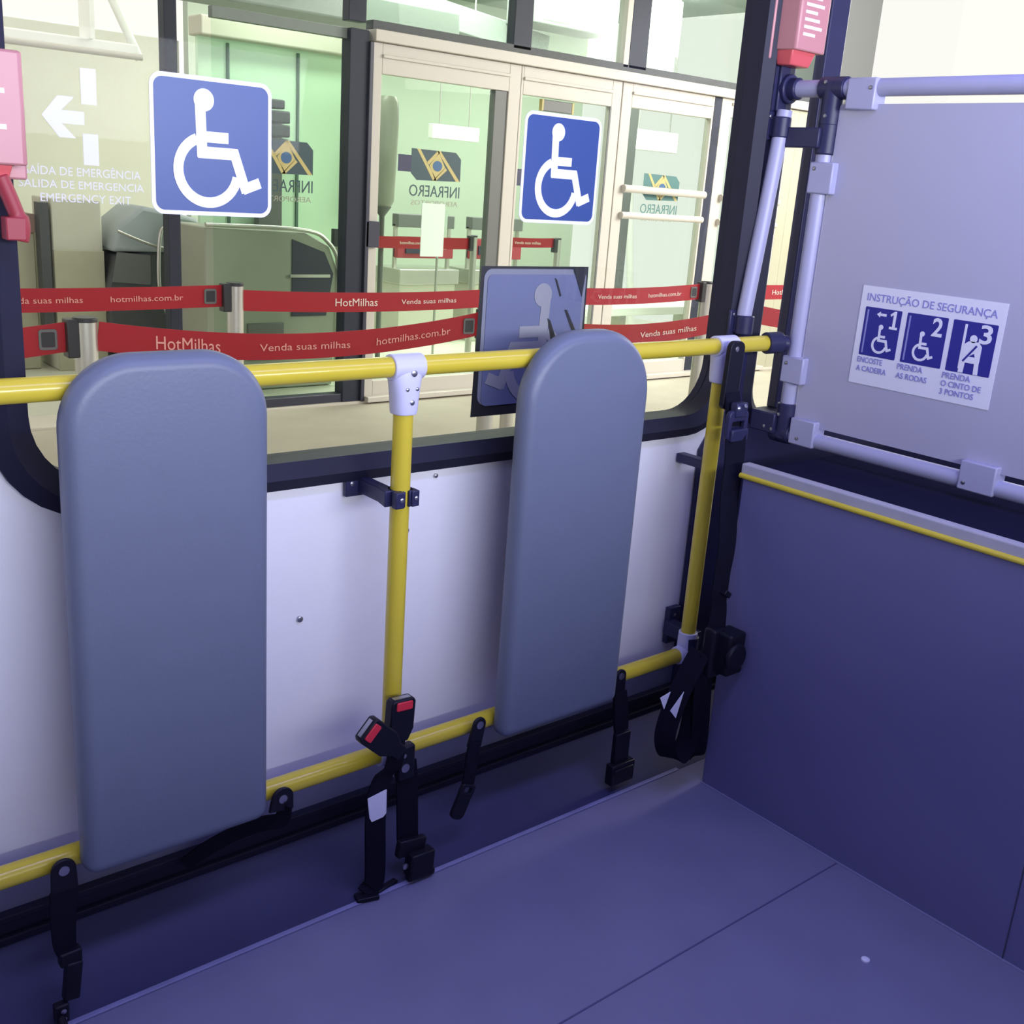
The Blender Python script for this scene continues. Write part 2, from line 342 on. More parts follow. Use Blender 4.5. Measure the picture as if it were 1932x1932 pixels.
def wall_bracket(x, z, xw):
    m = MB()
    m.box((xw-.024, -0.012, z-.019), (xw+.026, -0.002, z+.017))
    m.loft([[Vector((xw+.000+sx, -0.010, z-.013+sz)) for sx, sz in ((0, 0), (.022, 0), (.022, .026), (0, .026))],
            [Vector((x-.030+sx, RY+.022, z-.012+sz)) for sx, sz in ((0, 0), (.022, 0), (.022, .026), (0, .026))],
            [Vector((x-.034+sx, RY-.006, z-.014+sz)) for sx, sz in ((0, 0), (.017, 0), (.017, .028), (0, .028))]])
    for a0, a1 in ((100, 262), (-78, 78)):
        lp = []
        for i in range(9):
            a = math.radians(a0+(a1-a0)*i/8); c, s_ = math.cos(a), math.sin(a)
            lp.append([Vector((x+c*R, RY+s_*R, z+dz)) for R, dz in ((.0168, -.014), (.023, -.014), (.023, .014), (.0168, .014))])
        m.loft(lp)
    m.box((x-.025, RY-.026, z-.014), (x-.007, RY-.012, z+.014)); m.box((x+.009, RY-.024, z-.014), (x+.024, RY-.004, z+.014))
    b = m.build('wall_bracket', X['navy'], hr, bevel=0.0018)
    screw((xw-.012, -0.012, z+.004), (0, -1, 0), .0042, b); screw((x-.013, RY-.026, z+.001), (0, -1, 0), .0042, b); screw((x+.017, RY-.024, z+.001), (0, -1, 0), .0038, b)
wall_bracket(0.993, 0.731, 0.965)
m = MB(); m.box((1.825, -0.016, 0.235), (1.862, -0.002, 0.325)); m.box((1.815, -0.10, 0.262), (1.845, -0.010, 0.295)); m.cyl((1.80, RY, .262), (1.80, RY, .295), .024)
b = m.build('wall_bracket', X['navy'], hr, bevel=0.002); screw((1.843, -0.016, 0.306), (0, -1, 0), .004, b)
m = MB(); m.box((1.80, -0.10, 0.68), (1.825, -0.002, 0.70)); m.build('wall_bracket', X['navy'], hr, bevel=0.002)
# black clamp joining the rail end to the partition frame
m = MB(); m.cyl((1.935, RY, 0.955), (1.972, RY-.01, 0.957), .0235, n=24); m.cyl((1.965, RY-.008, 0.957), (1.985, RY-.02, 0.955), .018, n=24)
m.build('end_clamp', X['navy'], hr, bevel=0.002)

# ============================================================ BACKREST PADS
def pad(x0, x1, z0, z1, r, label, yf=-0.160):
    t = thing('backrest_pad', ((x0+x1)/2, -0.118, z0), label, 'backrest', 'grey backrest pads on the handrail')
    pillow((0, -0.122, 0), EX, EZ, -EY, x0, z0, x1, z1, r, -yf-0.122+.0, 0.022).build('cushion', X['pad'], t)
    MB().prism(rrect(x0+.01, z0+.01, x1-.01, z1-.01, (r[0], r[1]-.01), 8), (0, -0.1172, 0), EX, EZ, 0.005).build('backing_board', X['board'], t, smooth=False)
    return t
pad(0.431, 0.724, 0.232, 1.000, (.022, .098), 'wide grey padded backrest nearest the left edge, below the left blue sign')
pad(1.214, 1.524, 0.226, 1.006, (.022, .128), 'grey padded backrest to the right of the yellow middle pole, overlapping the grey window sticker')

# ============================================================ STRAPS AND BUCKLES
def strap_end(t, x, z, y=-0.136, tilt=0.0, w=.030, h=.055):
    """rounded webbing eye bolted to the lower rail"""
    R = Matrix.Rotation(tilt, 3, 'Y'); U = R @ EX; V = R @ EZ
    poly = arc(0, 0, w/2, 0, 180, 12)+[(-w/2*1.12, -h), (w/2*1.12, -h)]
    e = MB().prism(poly, (x, y+.003, z), U, V, .006).build('bolted_eye', X['plas'], t, bevel=0.0015)
    screw((x, y-.003, z), (0, -1, 0), .0078, e, 'bolt')
    return U, V
def smooth_path(P, n=6):
    P = [Vector(p) for p in P]; out = []
    for i in range(len(P)-1):
        p0, p1, p2, p3 = P[max(i-1, 0)], P[i], P[i+1], P[min(i+2, len(P)-1)]
        for k in range(n):
            t = k/n; out.append(0.5*((2*p1)+(p2-p0)*t+(2*p0-5*p1+4*p2-p3)*t*t+(3*p1-p0-3*p2+p3)*t**3))
    out.append(P[-1]); return out
# far-left strap
t = thing('wheel_strap', (0.402, -0.136, 0.25), 'short black strap with ratchet hanging at the lower left corner under the yellow rail', 'strap', 'tie-down straps on the lower rail')
strap_end(t, 0.404, 0.250, w=.036, h=.05)
P = smooth_path([(0.403, -.137, .215), (0.398, -.142, .17), (0.397, -.145, .13), (0.402, -.146, .112)])
MB().ribbon(P, EX, [.040-.012*i/(len(P)-1) for i in range(len(P))], .005).build('webbing', X['web'], t)
m = MB(); m.box((0.386, -.158, .098), (0.418, -.140, .122)); m.box((0.390, -.162, .040), (0.414, -.146, .104), rot=Matrix.Rotation(.12, 3, 'Y')); m.build('ratchet_buckle', X['plas'], t, bevel=.003)
m = MB(); m.box((0.372, -.165, .008), (0.393, -.150, .040)); m.tube(smooth_path([(0.381, -.158, .02), (0.379, -.185, .012), (0.376, -.225, .006)]), .006, n=10); k = m.build('floor_hook', X['plas'], t, bevel=.003)
screw((0.384, -.165, .030), (0, -1, 0), .004, k); screw((0.384, -.165, .016), (0, -1, 0), .004, k)
# loop at the right foot of the left pad
t = thing('wheel_strap', (0.757, -0.136, 0.25), 'short black strap loop bolted to the yellow rail at the left backrest foot', 'strap', 'tie-down straps on the lower rail')
strap_end(t, 0.757, 0.248, w=.040, h=.022, tilt=.1)
P = smooth_path([(0.762, -.137, .235), (0.758, -.132, .205), (0.735, -.112, .195), (0.700, -.085, .175), (0.655, -.066, .150), (0.62, -.055, .125)])
MB().ribbon(P, EZ, .026, .005).build('webbing', X['web'], t)
# strap to the right of the pole
t = thing('wheel_strap', (1.172, -0.136, 0.267), 'short black strap with flat plastic end hanging beside the right backrest, under the rail end', 'strap', 'tie-down straps on the lower rail')
strap_end(t, 1.170, 0.266, tilt=.22, w=.030, h=.045)
P = smooth_path([(1.163, -.137, .236), (1.155, -.140, .21), (1.150, -.143, .18), (1.144, -.145, .150)])
MB().ribbon(P, Vector((1, 0, -.18)), .028, .005).build('webbing', X['web'], t)
R = Matrix.Rotation(.42, 3, 'Y'); U, V = R @ EX, R @ EZ
m = MB(); m.ring(rrect(-.017, -.012, .017, .012, .004), rrect(-.009, -.006, .009, .006, .002), -.005, .005, Vector((1.142, -.146, .140)), U, V)
m.prism(rrect(-.016, -.060, .016, -.008, (.012, .003)), Vector((1.142, -.141, .140)), U, V, .010)
m.build('end_buckle', X['plas'], t, bevel=.002)
# strap near the corner
t = thing('wheel_strap', (1.547, -0.136, 0.27), 'short black strap with square buckle hanging just right of the right backrest', 'strap', 'tie-down straps on the lower rail')
strap_end(t, 1.548, 0.272, w=.030, h=.05)
P = smooth_path([(1.550, -.138, .235), (1.552, -.141, .20), (1.556, -.143, .17), (1.560, -.144, .142)])
MB().ribbon(P, EX, [.034+.006*math.sin(3*i/len(P)) for i in range(len(P))], .007).build('webbing', X['web'], t)
m = MB(); m.box((1.541, -.152, .070), (1.584, -.138, .140)); m.box((1.530, -.160, .022), (1.598, -.138, .070)); m.box((1.536, -.163, .050), (1.592, -.158, .060)); m.build('end_buckle', X['plas'], t, bevel=.003)

def buckle(par, c, tilt, w=.050, h=.082):
    R = Matrix.Rotation(tilt, 3, 'Y'); U, V = R @ EX, R @ EZ; c = Vector(c)
    poly = [(-w/2, h*.42), (-w/2+.004, h*.5), (w/2-.004, h*.5), (w/2, h*.42), (w/2, -h*.22), (w*.30, -h*.5), (-w*.30, -h*.5), (-w/2, -h*.22)]
    b = MB().prism(poly, c+EY*.010, U, V, .022).build('buckle_housing', X['plas'], par, bevel=.003)
    r = MB().prism(rrect(-w*.32, h*.26, w*.34, h*.455, .003, 4), c-EY*.0105, U, V, .004).build('release_button', X['red'], b, bevel=.0012)
    r['label'] = 'red release button'
    MB().prism(rrect(-w*.36, h*.475, w*.36, h*.505, .002, 3), c+EY*.004, U, V, .010).build('tongue_slot', X['steel'], b)
    # narrow neck
    MB().prism(rrect(-w*.27, -h*.78, w*.27, -h*.42, .004, 3), c+EY*.006, U, V, .013).build('buckle_neck', X['plas'], par, bevel=.002)
t = thing('seat_belt_buckle', (0.985, -0.14, 0.25), 'upright black seat belt buckle with red button in front of the yellow middle pole', 'seat belt buckle', 'seat belt buckles at the middle pole')
buckle(t, (0.976, -.150, .340), .05)
m = MB(); m.box((0.975, -.160, .218), (1.008, -.140, .285)); k = m.build('anchor_plate', X['plas'], t, bevel=.004); screw((0.987, -.160, .243), (0, -1, 0), .0085, k, 'bolt'); screw((0.984, -.160, .268), (0, -1, 0), .004, k)
P = smooth_path([(0.994, -.150, .245), (1.000, -.149, .20), (1.004, -.148, .14), (1.008, -.147, .085), (1.012, -.147, .05)])
MB().ribbon(P, EX, .045, .004).build('webbing', X['web'], t)
m = MB(); m.box((0.982, -.160, .052), (1.042, -.145, .086), rot=Matrix.Rotation(.15, 3, 'Y')); m.box((1.000, -.176, .012), (1.052, -.150, .060), rot=Matrix.Rotation(.05, 3, 'Y')); m.cyl((1.000, -.165, .016), (1.054, -.165, .013), .012)
k = m.build('floor_anchor', X['plas'], t, bevel=.003); screw((0.993, -.166, .040), (0, -1, 0), .006, k, 'bolt')
t = thing('seat_belt_buckle', (0.925, -0.14, 0.3), 'tilted black seat belt buckle with red button and a white tag on its webbing', 'seat belt buckle', 'seat belt buckles at the middle pole')
buckle(t, (0.925, -.166, .325), -.82)
P = smooth_path([(0.962, -.166, .285), (0.960, -.160, .255), (0.948, -.152, .235), (0.936, -.150, .20), (0.934, -.150, .14), (0.937, -.150, .06), (0.934, -.152, .020), (0.915, -.160, .006)])
wd = [.036]*12+[.042]*(len(P)-12)
MB().ribbon(P, EX, wd, .004).build('webbing', X['web'], t)
MB().prism([(-.018, .052), (.021, .058), (.022, .010), (.016, .004), (-.008, .002), (-.013, .012)], (0.932, -.1525, .150), EX, EZ, .0015).build('care_tag', X['tag'], t, smooth=False)['label'] = 'white tag'
m = MB(); m.box((0.893, -.172, .001), (0.935, -.150, .010), rot=Matrix.Rotation(-.25, 3, 'Z')); m.box((0.935, -.160, .001), (0.985, -.148, .008), rot=Matrix.Rotation(.2, 3, 'Z'))
m.build('floor_anchor', X['plas'], t, bevel=.002)

# three-point belt in the corner
t = thing('seat_belt', (1.70, -0.20, 0.30), 'long black three-point seat belt hanging from the right pole beside the end partition', 'seat belt')
k = MB().prism(rrect(-.020, -.128, .026, .013, (.012, .016)), (1.773, -.142, .960), Matrix.Rotation(.03, 3, 'Y') @ EX, Matrix.Rotation(.03, 3, 'Y') @ EZ, .012).build('height_adjuster', X['plas'], t, bevel=.002)
screw((1.772, -.154, .957), (0, -1, 0), .0055, k)
MB().ribbon(smooth_path([(1.776, -.150, .87), (1.772, -.165, .83), (1.770, -.17, .80)]), EX, .044, .006).build('upper_webbing', X['web'], t)
m = MB(); m.ring(rrect(-.031, -.036, .031, .028, .012), rrect(-.020, -.014, .020, .004, .005), -.006, .006, (1.768, -.180, .808), EX, EZ)
m.box((1.742, -.194, .772), (1.794, -.172, .798)); m.box((1.752, -.19, .822), (1.788, -.172, .852))
k = m.build('belt_guide', X['navy'], t, bevel=.003); screw((1.758, -.19, .842), (-.3, -1, .2), .004, k); screw((1.778, -.19, .846), (0, -1, .6), .005, k)
P = smooth_path([(1.764, -.185, .79), (1.754, -.198, .73), (1.732, -.215, .66), (1.712, -.240, .57), (1.704, -.243, .50), (1.702, -.245, .46)])
wd = [.050-.014*i/(len(P)-1) for i in range(len(P))]
MB().ribbon(P, Vector((1, -.25, 0)), wd, .004).build('webbing', X['web'], t)
P = smooth_path([(1.702, -.245, .47), (1.706, -.247, .43), (1.700, -.250, .38), (1.690, -.252, .33)])
MB().ribbon(P, [Vector((1, -.9, 0)), ]*len(P), [.024+.02*i/(len(P)-1) for i in range(len(P))], .006).build('folded_webbing', X['web'], t)
m = MB(); m.box((1.700, -.262, .462), (1.722, -.240, .474), rot=Matrix.Rotation(.6, 3, 'Y')); m.build('stop_button', X['plas'], t, bevel=.002)
m = MB(); m.prism(rrect(-.052, -.050, .040, .042, (.025, .015)), (1.738, -.272, .345), -EY, EZ, .008)
m = MB(); m.box((1.690, -.300, .298), (1.742, -.250, .392)); m.cyl((1.706, -.298, .345), (1.706, -.312, .345), .030); m.box((1.675, -.268, .285), (1.715, -.238, .395))
m.build('retractor', X['plas'], t, bevel=.010, seg=4)
P = smooth_path([(1.690, -.248, .33), (1.680, -.250, .28), (1.684, -.250, .22), (1.690, -.250, .16), (1.693, -.248, .10), (1.690, -.240, .092)])
MB().ribbon(P, Vector((1, -.2, 0)), .046, .006).build('hanging_webbing', X['web'], t)
P = smooth_path([(1.672, -.240, .34), (1.640, -.235, .28), (1.615, -.232, .22), (1.600, -.232, .16), (1.612, -.235, .115), (1.640, -.238, .100), (1.665, -.240, .13), (1.672, -.242, .20), (1.668, -.242, .29)])
MB().ribbon(P, Vector((.55, -1, 0)), .045, .004).build('webbing_loop', X['web'], t)
MB().prism([(0, 0), (.030, .006), (.016, -.030)], (1.548, -.250, .270), EX, EZ, .001).build('care_tag', X['tag'], t, smooth=False)['label'] = 'white tag'
MB().prism([(0, 0), (.036, .034), (.020, -.022)], (1.570, -.262, .240), EX, EZ, .001).build('care_tag', X['tag'], t, smooth=False)['label'] = 'white tag'

# ============================================================ GREY PARTITION FRAME ON THE LEDGE
PX = 2.0
t = thing('partition_screen', (PX, -0.135, 0.75), 'grey partition screen in a tubular frame standing above the end ledge', 'partition')
MB().cyl((PX, -0.012, 1.480), (PX, -1.6, 1.480), .0172, n=24).build('top_tube', X['tube'], t)
MB().cyl((PX, -0.135, 0.765), (PX, -0.135, 1.472), .0172, n=24).build('upright_tube', X['tube'], t)
MB().cyl((PX, -0.135, 0.757), (PX, -1.6, 0.757), .0172, n=24).build('bottom_tube', X['tube'], t)
MB().prism(rrect(-1.6, 0.786, -0.158, 1.449, .006, 3), (PX-.003, 0, 0), EY, EZ, .006).build('panel_sheet', X['panel'], t, smooth=False)
def clip(y0, y1, z0, z1):
    MB().box((PX-.021, y0, z0), (PX+.021, y1, z1)).build('panel_clip', X['tube'], t, bevel=.003)
clip(-.245, -.180, 1.437, 1.497); clip(-.175, -.117, 1.272, 1.335); clip(-.173, -.117, .872, .930); clip(-.225, -.162, .742, .800); clip(-.635, -.562, .742, .800)
for y, z in ((-.235, 1.478), (-.13, 1.322), (-.13, .915), (-.185, .757), (-.575, .757)): screw((PX-.021, y, z), (-1, 0, 0), .0042, t)
m = MB(); m.cyl((PX, -.108, 1.48), (PX, -.168, 1.48), .0225); m.cyl((PX, -.135, 1.49), (PX, -.135, 1.408), .0225)
k = m.build('corner_joint', X['navy'], t, bevel=.002); screw((PX-.0225, -.128, 1.49), (-1, 0, 0), .004, k); screw((PX-.0225, -.138, 1.425), (-1, 0, 0), .004, k)
m = MB(); m.cyl((PX, -.135, .825), (PX, -.135, .745), .0225); m.cyl((PX, -.105, .757), (PX, -.158, .757), .0225); m.box((PX-.03, -.125, .755), (PX+.0, -.06, .800))
k = m.build('corner_joint', X['navy'], t, bevel=.003)
for y, z in ((-.13, .80), (-.10, .768), (-.12, .765)): screw((PX-.0235-(.0065 if y > -.125 else 0), y, z), (-1, 0, 0), .004, k)
m = MB(); m.cyl((PX, -.013, 1.48), (PX, -.03, 1.48), .030); m.cyl((PX, -.02, 1.48), (PX, -.05, 1.48), .0225); m.box((PX-.03, -.02, 1.43), (PX+.02, -.012, 1.53))
m.build('wall_flange', X['navy'], t, bevel=.003)
m = MB(); m.box((PX-.03, -.135, 1.362), (PX-.008, -.03, 1.402)); m.cyl((PX, -.135, 1.350), (PX, -.135, 1.412), .022); k = m.build('link_bracket', X['navy'], t, bevel=.003)
# sticker on the screen
sx = PX-.0042
st = thing('safety_sticker', (sx, -.43, 1.0), 'white rectangular safety instruction sticker with three blue pictograms on the grey partition screen', 'sticker')
U = -EY
MB().prism([(0, 0), (.308, 0), (.308, .200), (0, .200)], (sx+.0007, -.279, .900), U, EZ, .0009).build('sticker_base', X['stick'], st, smooth=False)
sx -= .0003
def sp(u, v): return (sx, -.279-u*.308, .900+v*.200)
text('title', 'INSTRUÇÃO DE SEGURANÇA', sp(.045, .835), U, EZ, .278, .0225, X['print'], st, bold=.006)
for (u0, u1, v0, nm) in ((.045, .315, .30, '1'), (.355, .640, .30, '2'), (.675, .965, .30, '3')):
    MB().prism(rrect(0, 0, (u1-u0)*.308, .0985, .002, 3), sp(u0, v0), U, EZ, .0004).build('pictogram_field', X['sblueD'], st, smooth=False)
sx -= .0005
for i, u in enumerate((.255, .570, .890)):
    if i == 0: MB().prism([(.004, 0), (.022, 0), (.022, .005), (.0165, .005), (.0165, .036), (.012, .036), (.003, .029), (.005, .025), (.0105, .029), (.0105, .005), (.004, .005)], sp(.225, .60), U, EZ, .0005).build('numeral', X['stick'], st, smooth=False)
    else: text('numeral', str(i+1), sp(u-.01-.02*(i > 0), .60), U, EZ, (.014, .022, .024)[i], .036, X['stick'], st, bold=.02)
for u in (.105, .405):
    m = MB(); access_symbol(m, sp(u-.01, .305), U, EZ, .062, .072, .0004); m.build('wheelchair_symbol', X['stick'], st, smooth=False)
m = MB().prism([(0, .006), (.008, .012), (.008, .0085), (.022, .0085), (.022, .0035), (.008, .0035), (.008, 0)], sp(.135, .70), U, EZ, .0004); m.build('arrow', X['stick'], st, smooth=False)
for u in (.062, .372): MB().prism([(0, 0), (.0035, 0), (.0035, .088), (0, .088)], sp(u, .325), U, EZ, .0004).build('strap_line', X['print'], st, smooth=False)
MB().prism([(0, 0), (.005, 0), (.005, .085), (0, .085)], sp(.755, .34), U, EZ, .0004).build('strap_line', X['stick'], st, smooth=False)
m = MB()
m.prism([(.0075*math.cos(a), .0075*math.sin(a)) for a in [2*math.pi*i/16 for i in range(16)]], sp(.825, .635), U, EZ, .0004)
m.prism([(-.018, -.030), (-.016, .006), (-.008, .012), (.012, .012), (.019, .004), (.019, -.026), (.012, -.026), (.006, -.010), (-.006, -.018), (-.010, -.034)], sp(.825, .55), U, EZ, .0004)
m.prism([(-.020, -.020), (-.010, -.020), (-.009, 0), (.010, 0), (.011, -.020), (.020, -.020), (.018, .012), (-.018, .012)], sp(.825, .405), U, EZ, .0006)
m.build('seated_figure', X['stick'], st, smooth=False)
m = MB(); m.prism([(0, 0), (.003, -.002), (.026, .030), (.023, .032)], sp(.775, .42), U, EZ, .0012); m.build('belt_line', X['sblueD'], st, smooth=False)
for body, u, v, w in (('ENCOSTE', .045, .225, .058), ('A CADEIRA', .045, .135, .070), ('PRENDA', .345, .225, .056), ('AS RODAS', .345, .135, .068), ('PRENDA', .665, .225, .058), ('O CINTO DE', .665, .145, .082), ('3 PONTOS', .665, .065, .070)):
    text('caption', body, sp(u, v), U, EZ, w, .0115, X['print'], st, bold=.008)

# grey upright tube on the pillar
t = thing('grab_tube', (1.955, -0.036, 1.0), 'pale grey upright grab tube mounted on the dark pillar between the windows', 'grab rail')
MB().tube([(1.932, -.034, .995), (1.958, -.036, 1.25), (1.975, -.038, 1.435)], .0165, n=24).build('tube', X['tube'], t)
for x, z in ((1.935, .985), (1.972, 1.40)):
    m = MB(); m.box((x-.030, -.020, z-.026), (x+.024, -.0125, z+.032)); m.cyl((x, -.036, z-.020), (x, -.036, z+.022), .0205); m.box((x-.018, -.036, z-.018), (x+.016, -.015, z+.020))
    k = m.build('tube_bracket', X['navy'], t, bevel=.003); screw((x-.019, -.020, z+.022), (0, -1, 0), .004, k)

# emergency hammer boxes
def hammer(x, z, H, D, label):
    t = thing('emergency_hammer_box', (x, -.012, z), label, 'hammer box', 'emergency hammer boxes')
    MB().box((x-.066, -.020, z-.006), (x+.060, -.013, z+H)).build('back_plate', X['pink'], t, bevel=.003)
    MB().loft([[Vector((x+dx, -.020-dy, z+zz)) for dx, dy in ((-.052, 0), (.050, 0), (.050, D-.004), (.046, D), (-.046, D), (-.050, D-.004))] for zz in (.012, H-.004)]).build('cover', X['pink'], t, bevel=.003)
    MB().loft([[Vector((x-.006+dx*s_, -.020-dy*s_, z+zz)) for dx, dy in ((-.044, 0), (.044, 0), (.040, D*.8), (-.040, D*.8))] for zz, s_ in ((-.016, .80), (.014, 1.0))]).build('hammer_holder', X['hred'], t, bevel=.003)
    for i in range(int((H-.05)/.014)): MB().box((x-.034, -.0206-D, z+.040+i*.014), (x+.006+.010*(i*2 % 3), -.0198-D, z+.046+i*.014)).build('printed_line', X['tag'], t, smooth=False)
    return t
hammer(1.990, 1.538, .20, .052, 'pale red emergency hammer box on the dark pillar above the grey grab tube')
tl = hammer(0.386, 1.216, .150, .042, 'pale red emergency hammer box cut off by the left edge, beside the exit decal')
m = MB(); m.tube(smooth_path([(.405, -.045, 1.215), (.418, -.045, 1.18), (.425, -.045, 1.155), (.422, -.045, 1.135)]), [.010]*10+[.013]*9, n=12)
m.box((.405, -.058, 1.136), (.430, -.034, 1.165)); m.build('hammer_handle', X['cred'], tl, bevel=.003)

# screws on the white wall, rivet on the floor
for x, z, r in ((0.861, .498, .0055), (1.139, .725, .004), (1.078, .628, .0055)):
    m = MB(); m.tube([(x, .002, z), (x, -.0025, z), (x, -.0035, z)], [r, r, r*.6], n=16); o = m.build('wall_screw', X['steel'], loc=(x, 0, z))
    o['label'] = {0.861: 'small grey screw head in the white wall just right of the left backrest', 1.139: 'small screw head in the white wall right of the pole, under the window rubber', 1.078: 'worn screw head in the white wall touching the right side of the yellow pole'}[x]
    o['category'] = 'screw'; o['group'] = 'screws in the white wall'
m = MB(); m.tube([(1.538, -.787, -.001), (1.538, -.787, .003), (1.538, -.787, .0055)], [.0075, .0075, .004], n=18); o = m.build('floor_pellet', X['tag'], loc=(1.538, -.787, 0))
o['label'] = 'small round white spot lying on the blue grey floor at lower right'; o['category'] = 'debris'

# ============================================================ WINDOW STICKERS
def isa(x0, x1, z0, z1, y, label):
    t = thing('wheelchair_sticker', (x0, y, z0), label, 'sticker', 'blue wheelchair access stickers on the window')
    w, h = x1-x0, z1-z0
    MB().prism(rrect(0, 0, w, h, .018), (x0, y, z0), EX, EZ, .0010).build('white_border', X['stick'], t, smooth=False)
    MB().prism(rrect(.006, .006, w-.006, h-.006, .013), (x0, y-.0011, z0), EX, EZ, .0006).build('blue_field', X['sblue'], t, smooth=False)
    m = MB(); access_symbol(m, (x0, y-.0018, z0), EX, EZ, w, h, .0006); m.build('wheelchair_symbol', X['stick'], t, smooth=False)
isa(.629, .818, 1.172, 1.366, .0285, 'blue wheelchair sticker on the glass to the left, next to the exit lettering')
isa(1.319, 1.510, 1.182, 1.377, .0285, 'blue wheelchair sticker on the glass to the right, above the grey sticker')
# sticker fixed on the outside, seen from its back
t = thing('wheelchair_sticker', (1.245, .036, .818), 'grey blue wheelchair sticker seen from behind, on the outer glass above the right backrest', 'sticker')
y = .0345
MB().prism([(0, 0), (.280, -.002), (.275, .283), (.006, .283)], (1.243, y+.0055, .818), EX, EZ, .0012).build('dark_surround', X['blk2'], t, smooth=False)
MB().prism(rrect(.008, .022, .266, .278, .018), (1.247, y+.0040, .818), EX, EZ, .0012).build('grey_border', X['backe'], t, smooth=False)
MB().prism(rrect(.016, .020, .258, .268, .013), (1.247, y+.0025, .818), EX, EZ, .0012).build('blue_grey_field', X['backs'], t, smooth=False)
m = MB(); access_symbol(m, (1.247+.268, y+.0011, .822), -EX, EZ, .270, .270, -.0008); m.build('wheelchair_symbol', X['backf'], t, smooth=False)
m = MB()
for p in ([(.168, .185), (.176, .180), (.215, .105), (.188, .118)], [(.180, .262), (.186, .258), (.200, .228), (.197, .226)], [(.212, .200), (.218, .200), (.246, .158), (.242, .148)], [(.228, .279), (.262, .279), (.255, .225)]):
    MB().prism(p, (1.247, y+.0001, .818), EX, EZ, .0006).build('torn_patch', X['blk2'], t, smooth=False)
# emergency exit decal
t = thing('exit_decal', (.47, .0285, 1.2), 'white emergency exit arrow and lettering decal on the glass, left of the blue sticker', 'decal')
y = .0290
for z0, z1 in ((1.312, 1.358), (1.233, 1.274)): MB().box((.535, y, z0), (.556, y+.0006, z1)).build('door_line', X['film'], t, smooth=False)
m = MB(); m.prism([(0, .024), (.022, .050), (.044, .050), (.026, .032), (.056, .032), (.056, .015), (.026, .015), (.044, -.003), (.022, -.003)], (.482, y+.0006, 1.270), EX, EZ, .0006); m.build('arrow', X['film'], t, smooth=False)
text('lettering', 'SAÍDA DE EMERGÊNCIA', (.456, y+.0006, 1.2175), EX, EZ, .158, .0140, X['film2'], t, bold=0)
text('lettering', 'SALIDA DE EMERGENCIA', (.448, y+.0006, 1.2005), EX, EZ, .170, .0105, X['film2'], t, bold=0)
text('lettering', 'EMERGENCY EXIT', (.475, y+.0006, 1.1825), EX, EZ, .124, .0110, X['film2'], t, bold=0)

# ============================================================ OUTSIDE: PAVEMENT AND BARRIERS
structure(MB().box((-6, .3, -.30), (16, 4.40, -.20)).build('floor_pavement', X['pave'], smooth=False))
structure(MB().box((-6, 4.40, -.30), (16, 4.70, -.185)).build('trim_8', X['pave2'], smooth=False, bevel=.004))
def post(x, y, label, z=-.20, h=.98, r=.034, cass=-1):
    t = thing('barrier_post', (x, y, z), label, 'barrier post', 'retractable belt barrier posts')
    m = MB(); m.cyl((x, y, z+.02), (x, y, z+h-.012), r, n=28); m.build('post_tube', X['ss'], t)
    m = MB(); m.tube([(x, y, z), (x, y, z+.012), (x, y, z+.028)], [.17, .17, .05], n=36); m.build('base_disc', X['ss'], t)
    m = MB(); m.cyl((x, y, z+h-.014), (x, y, z+h), r+.002, n=28); m.box((x-r-.026, y-.024, z+h-.118), (x-r+.008, y+.024, z+h-.004)); m.build('belt_head', X['blk2'], t, bevel=.003)
    return t
def sagz(x, x0, x1, z0, sag):
    u = (x-x0)/(x1-x0); return z0-sag*4*u*(1-u)
def belt(x0, x1, y, z0, sag, label, texts, w=.088, lit=False, buck=True):
    t = thing('barrier_belt', ((x0+x1)/2, y, z0), label, 'barrier belt', 'red barrier belts')
    P = [Vector((x0+(x1-x0)*i/24, y, sagz(x0+(x1-x0)*i/24, x0, x1, z0, sag))) for i in range(25)]
    MB().ribbon(P, EZ, w, .003).build('webbing', X['belt'], t)
    for body, a, b, hh in texts:
        zc = sagz((a+b)/2, x0, x1, z0, sag); sl = (sagz(b, x0, x1, z0, sag)-sagz(a, x0, x1, z0, sag))/(b-a)
        d = Vector((1, 0, sl)).normalized()
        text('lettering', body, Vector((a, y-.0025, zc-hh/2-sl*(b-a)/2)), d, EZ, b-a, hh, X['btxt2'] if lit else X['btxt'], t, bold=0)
    if buck:
        bx = x1-.055; zc = sagz(bx, x0, x1, z0, sag)
        m = MB(); m.ring(rrect(-.026, -.030, .026, .030, .008), rrect(-.019, -.022, .019, .022, .004), -.003, .005, (bx, y, zc), EX, EZ)
        k = m.build('end_buckle', X['grey'], t); MB().box((bx-.018, y-.004, zc-.021), (bx+.018, y-.002, zc+.021)).build('buckle_centre', X['blk2'], k, smooth=False)
    return t
YB, YA = 1.75, 2.65
post(-.45, YB, 'steel barrier post beyond the left edge, front row')
post(1.10, YB, 'front-row steel barrier post behind the top left corner of the left backrest')
post(2.655, YB, 'front-row steel barrier post hidden by the grey sticker, its foot visible below it')
post(4.27, YB, 'front-row steel barrier post seen in the narrow window beside the partition screen')
post(.53, YA, 'back-row steel barrier post beyond the left edge')
post(2.015, YA, 'back-row steel barrier post standing above the right corner of the left backrest')
post(3.52, YA, 'back-row steel barrier post behind the grey sticker')
post(4.975, YA, 'back-row steel barrier post against the dark pillar, at the right end of the window')
HM, VD, UR = 'HotMilhas', 'Venda suas milhas', 'hotmilhas.com.br'
def pattern(x0):
    return [(HM, x0+.215, x0+.430, .042), (VD, x0+.57, x0+.92, .024), (UR, x0+1.03, x0+1.36, .026)]
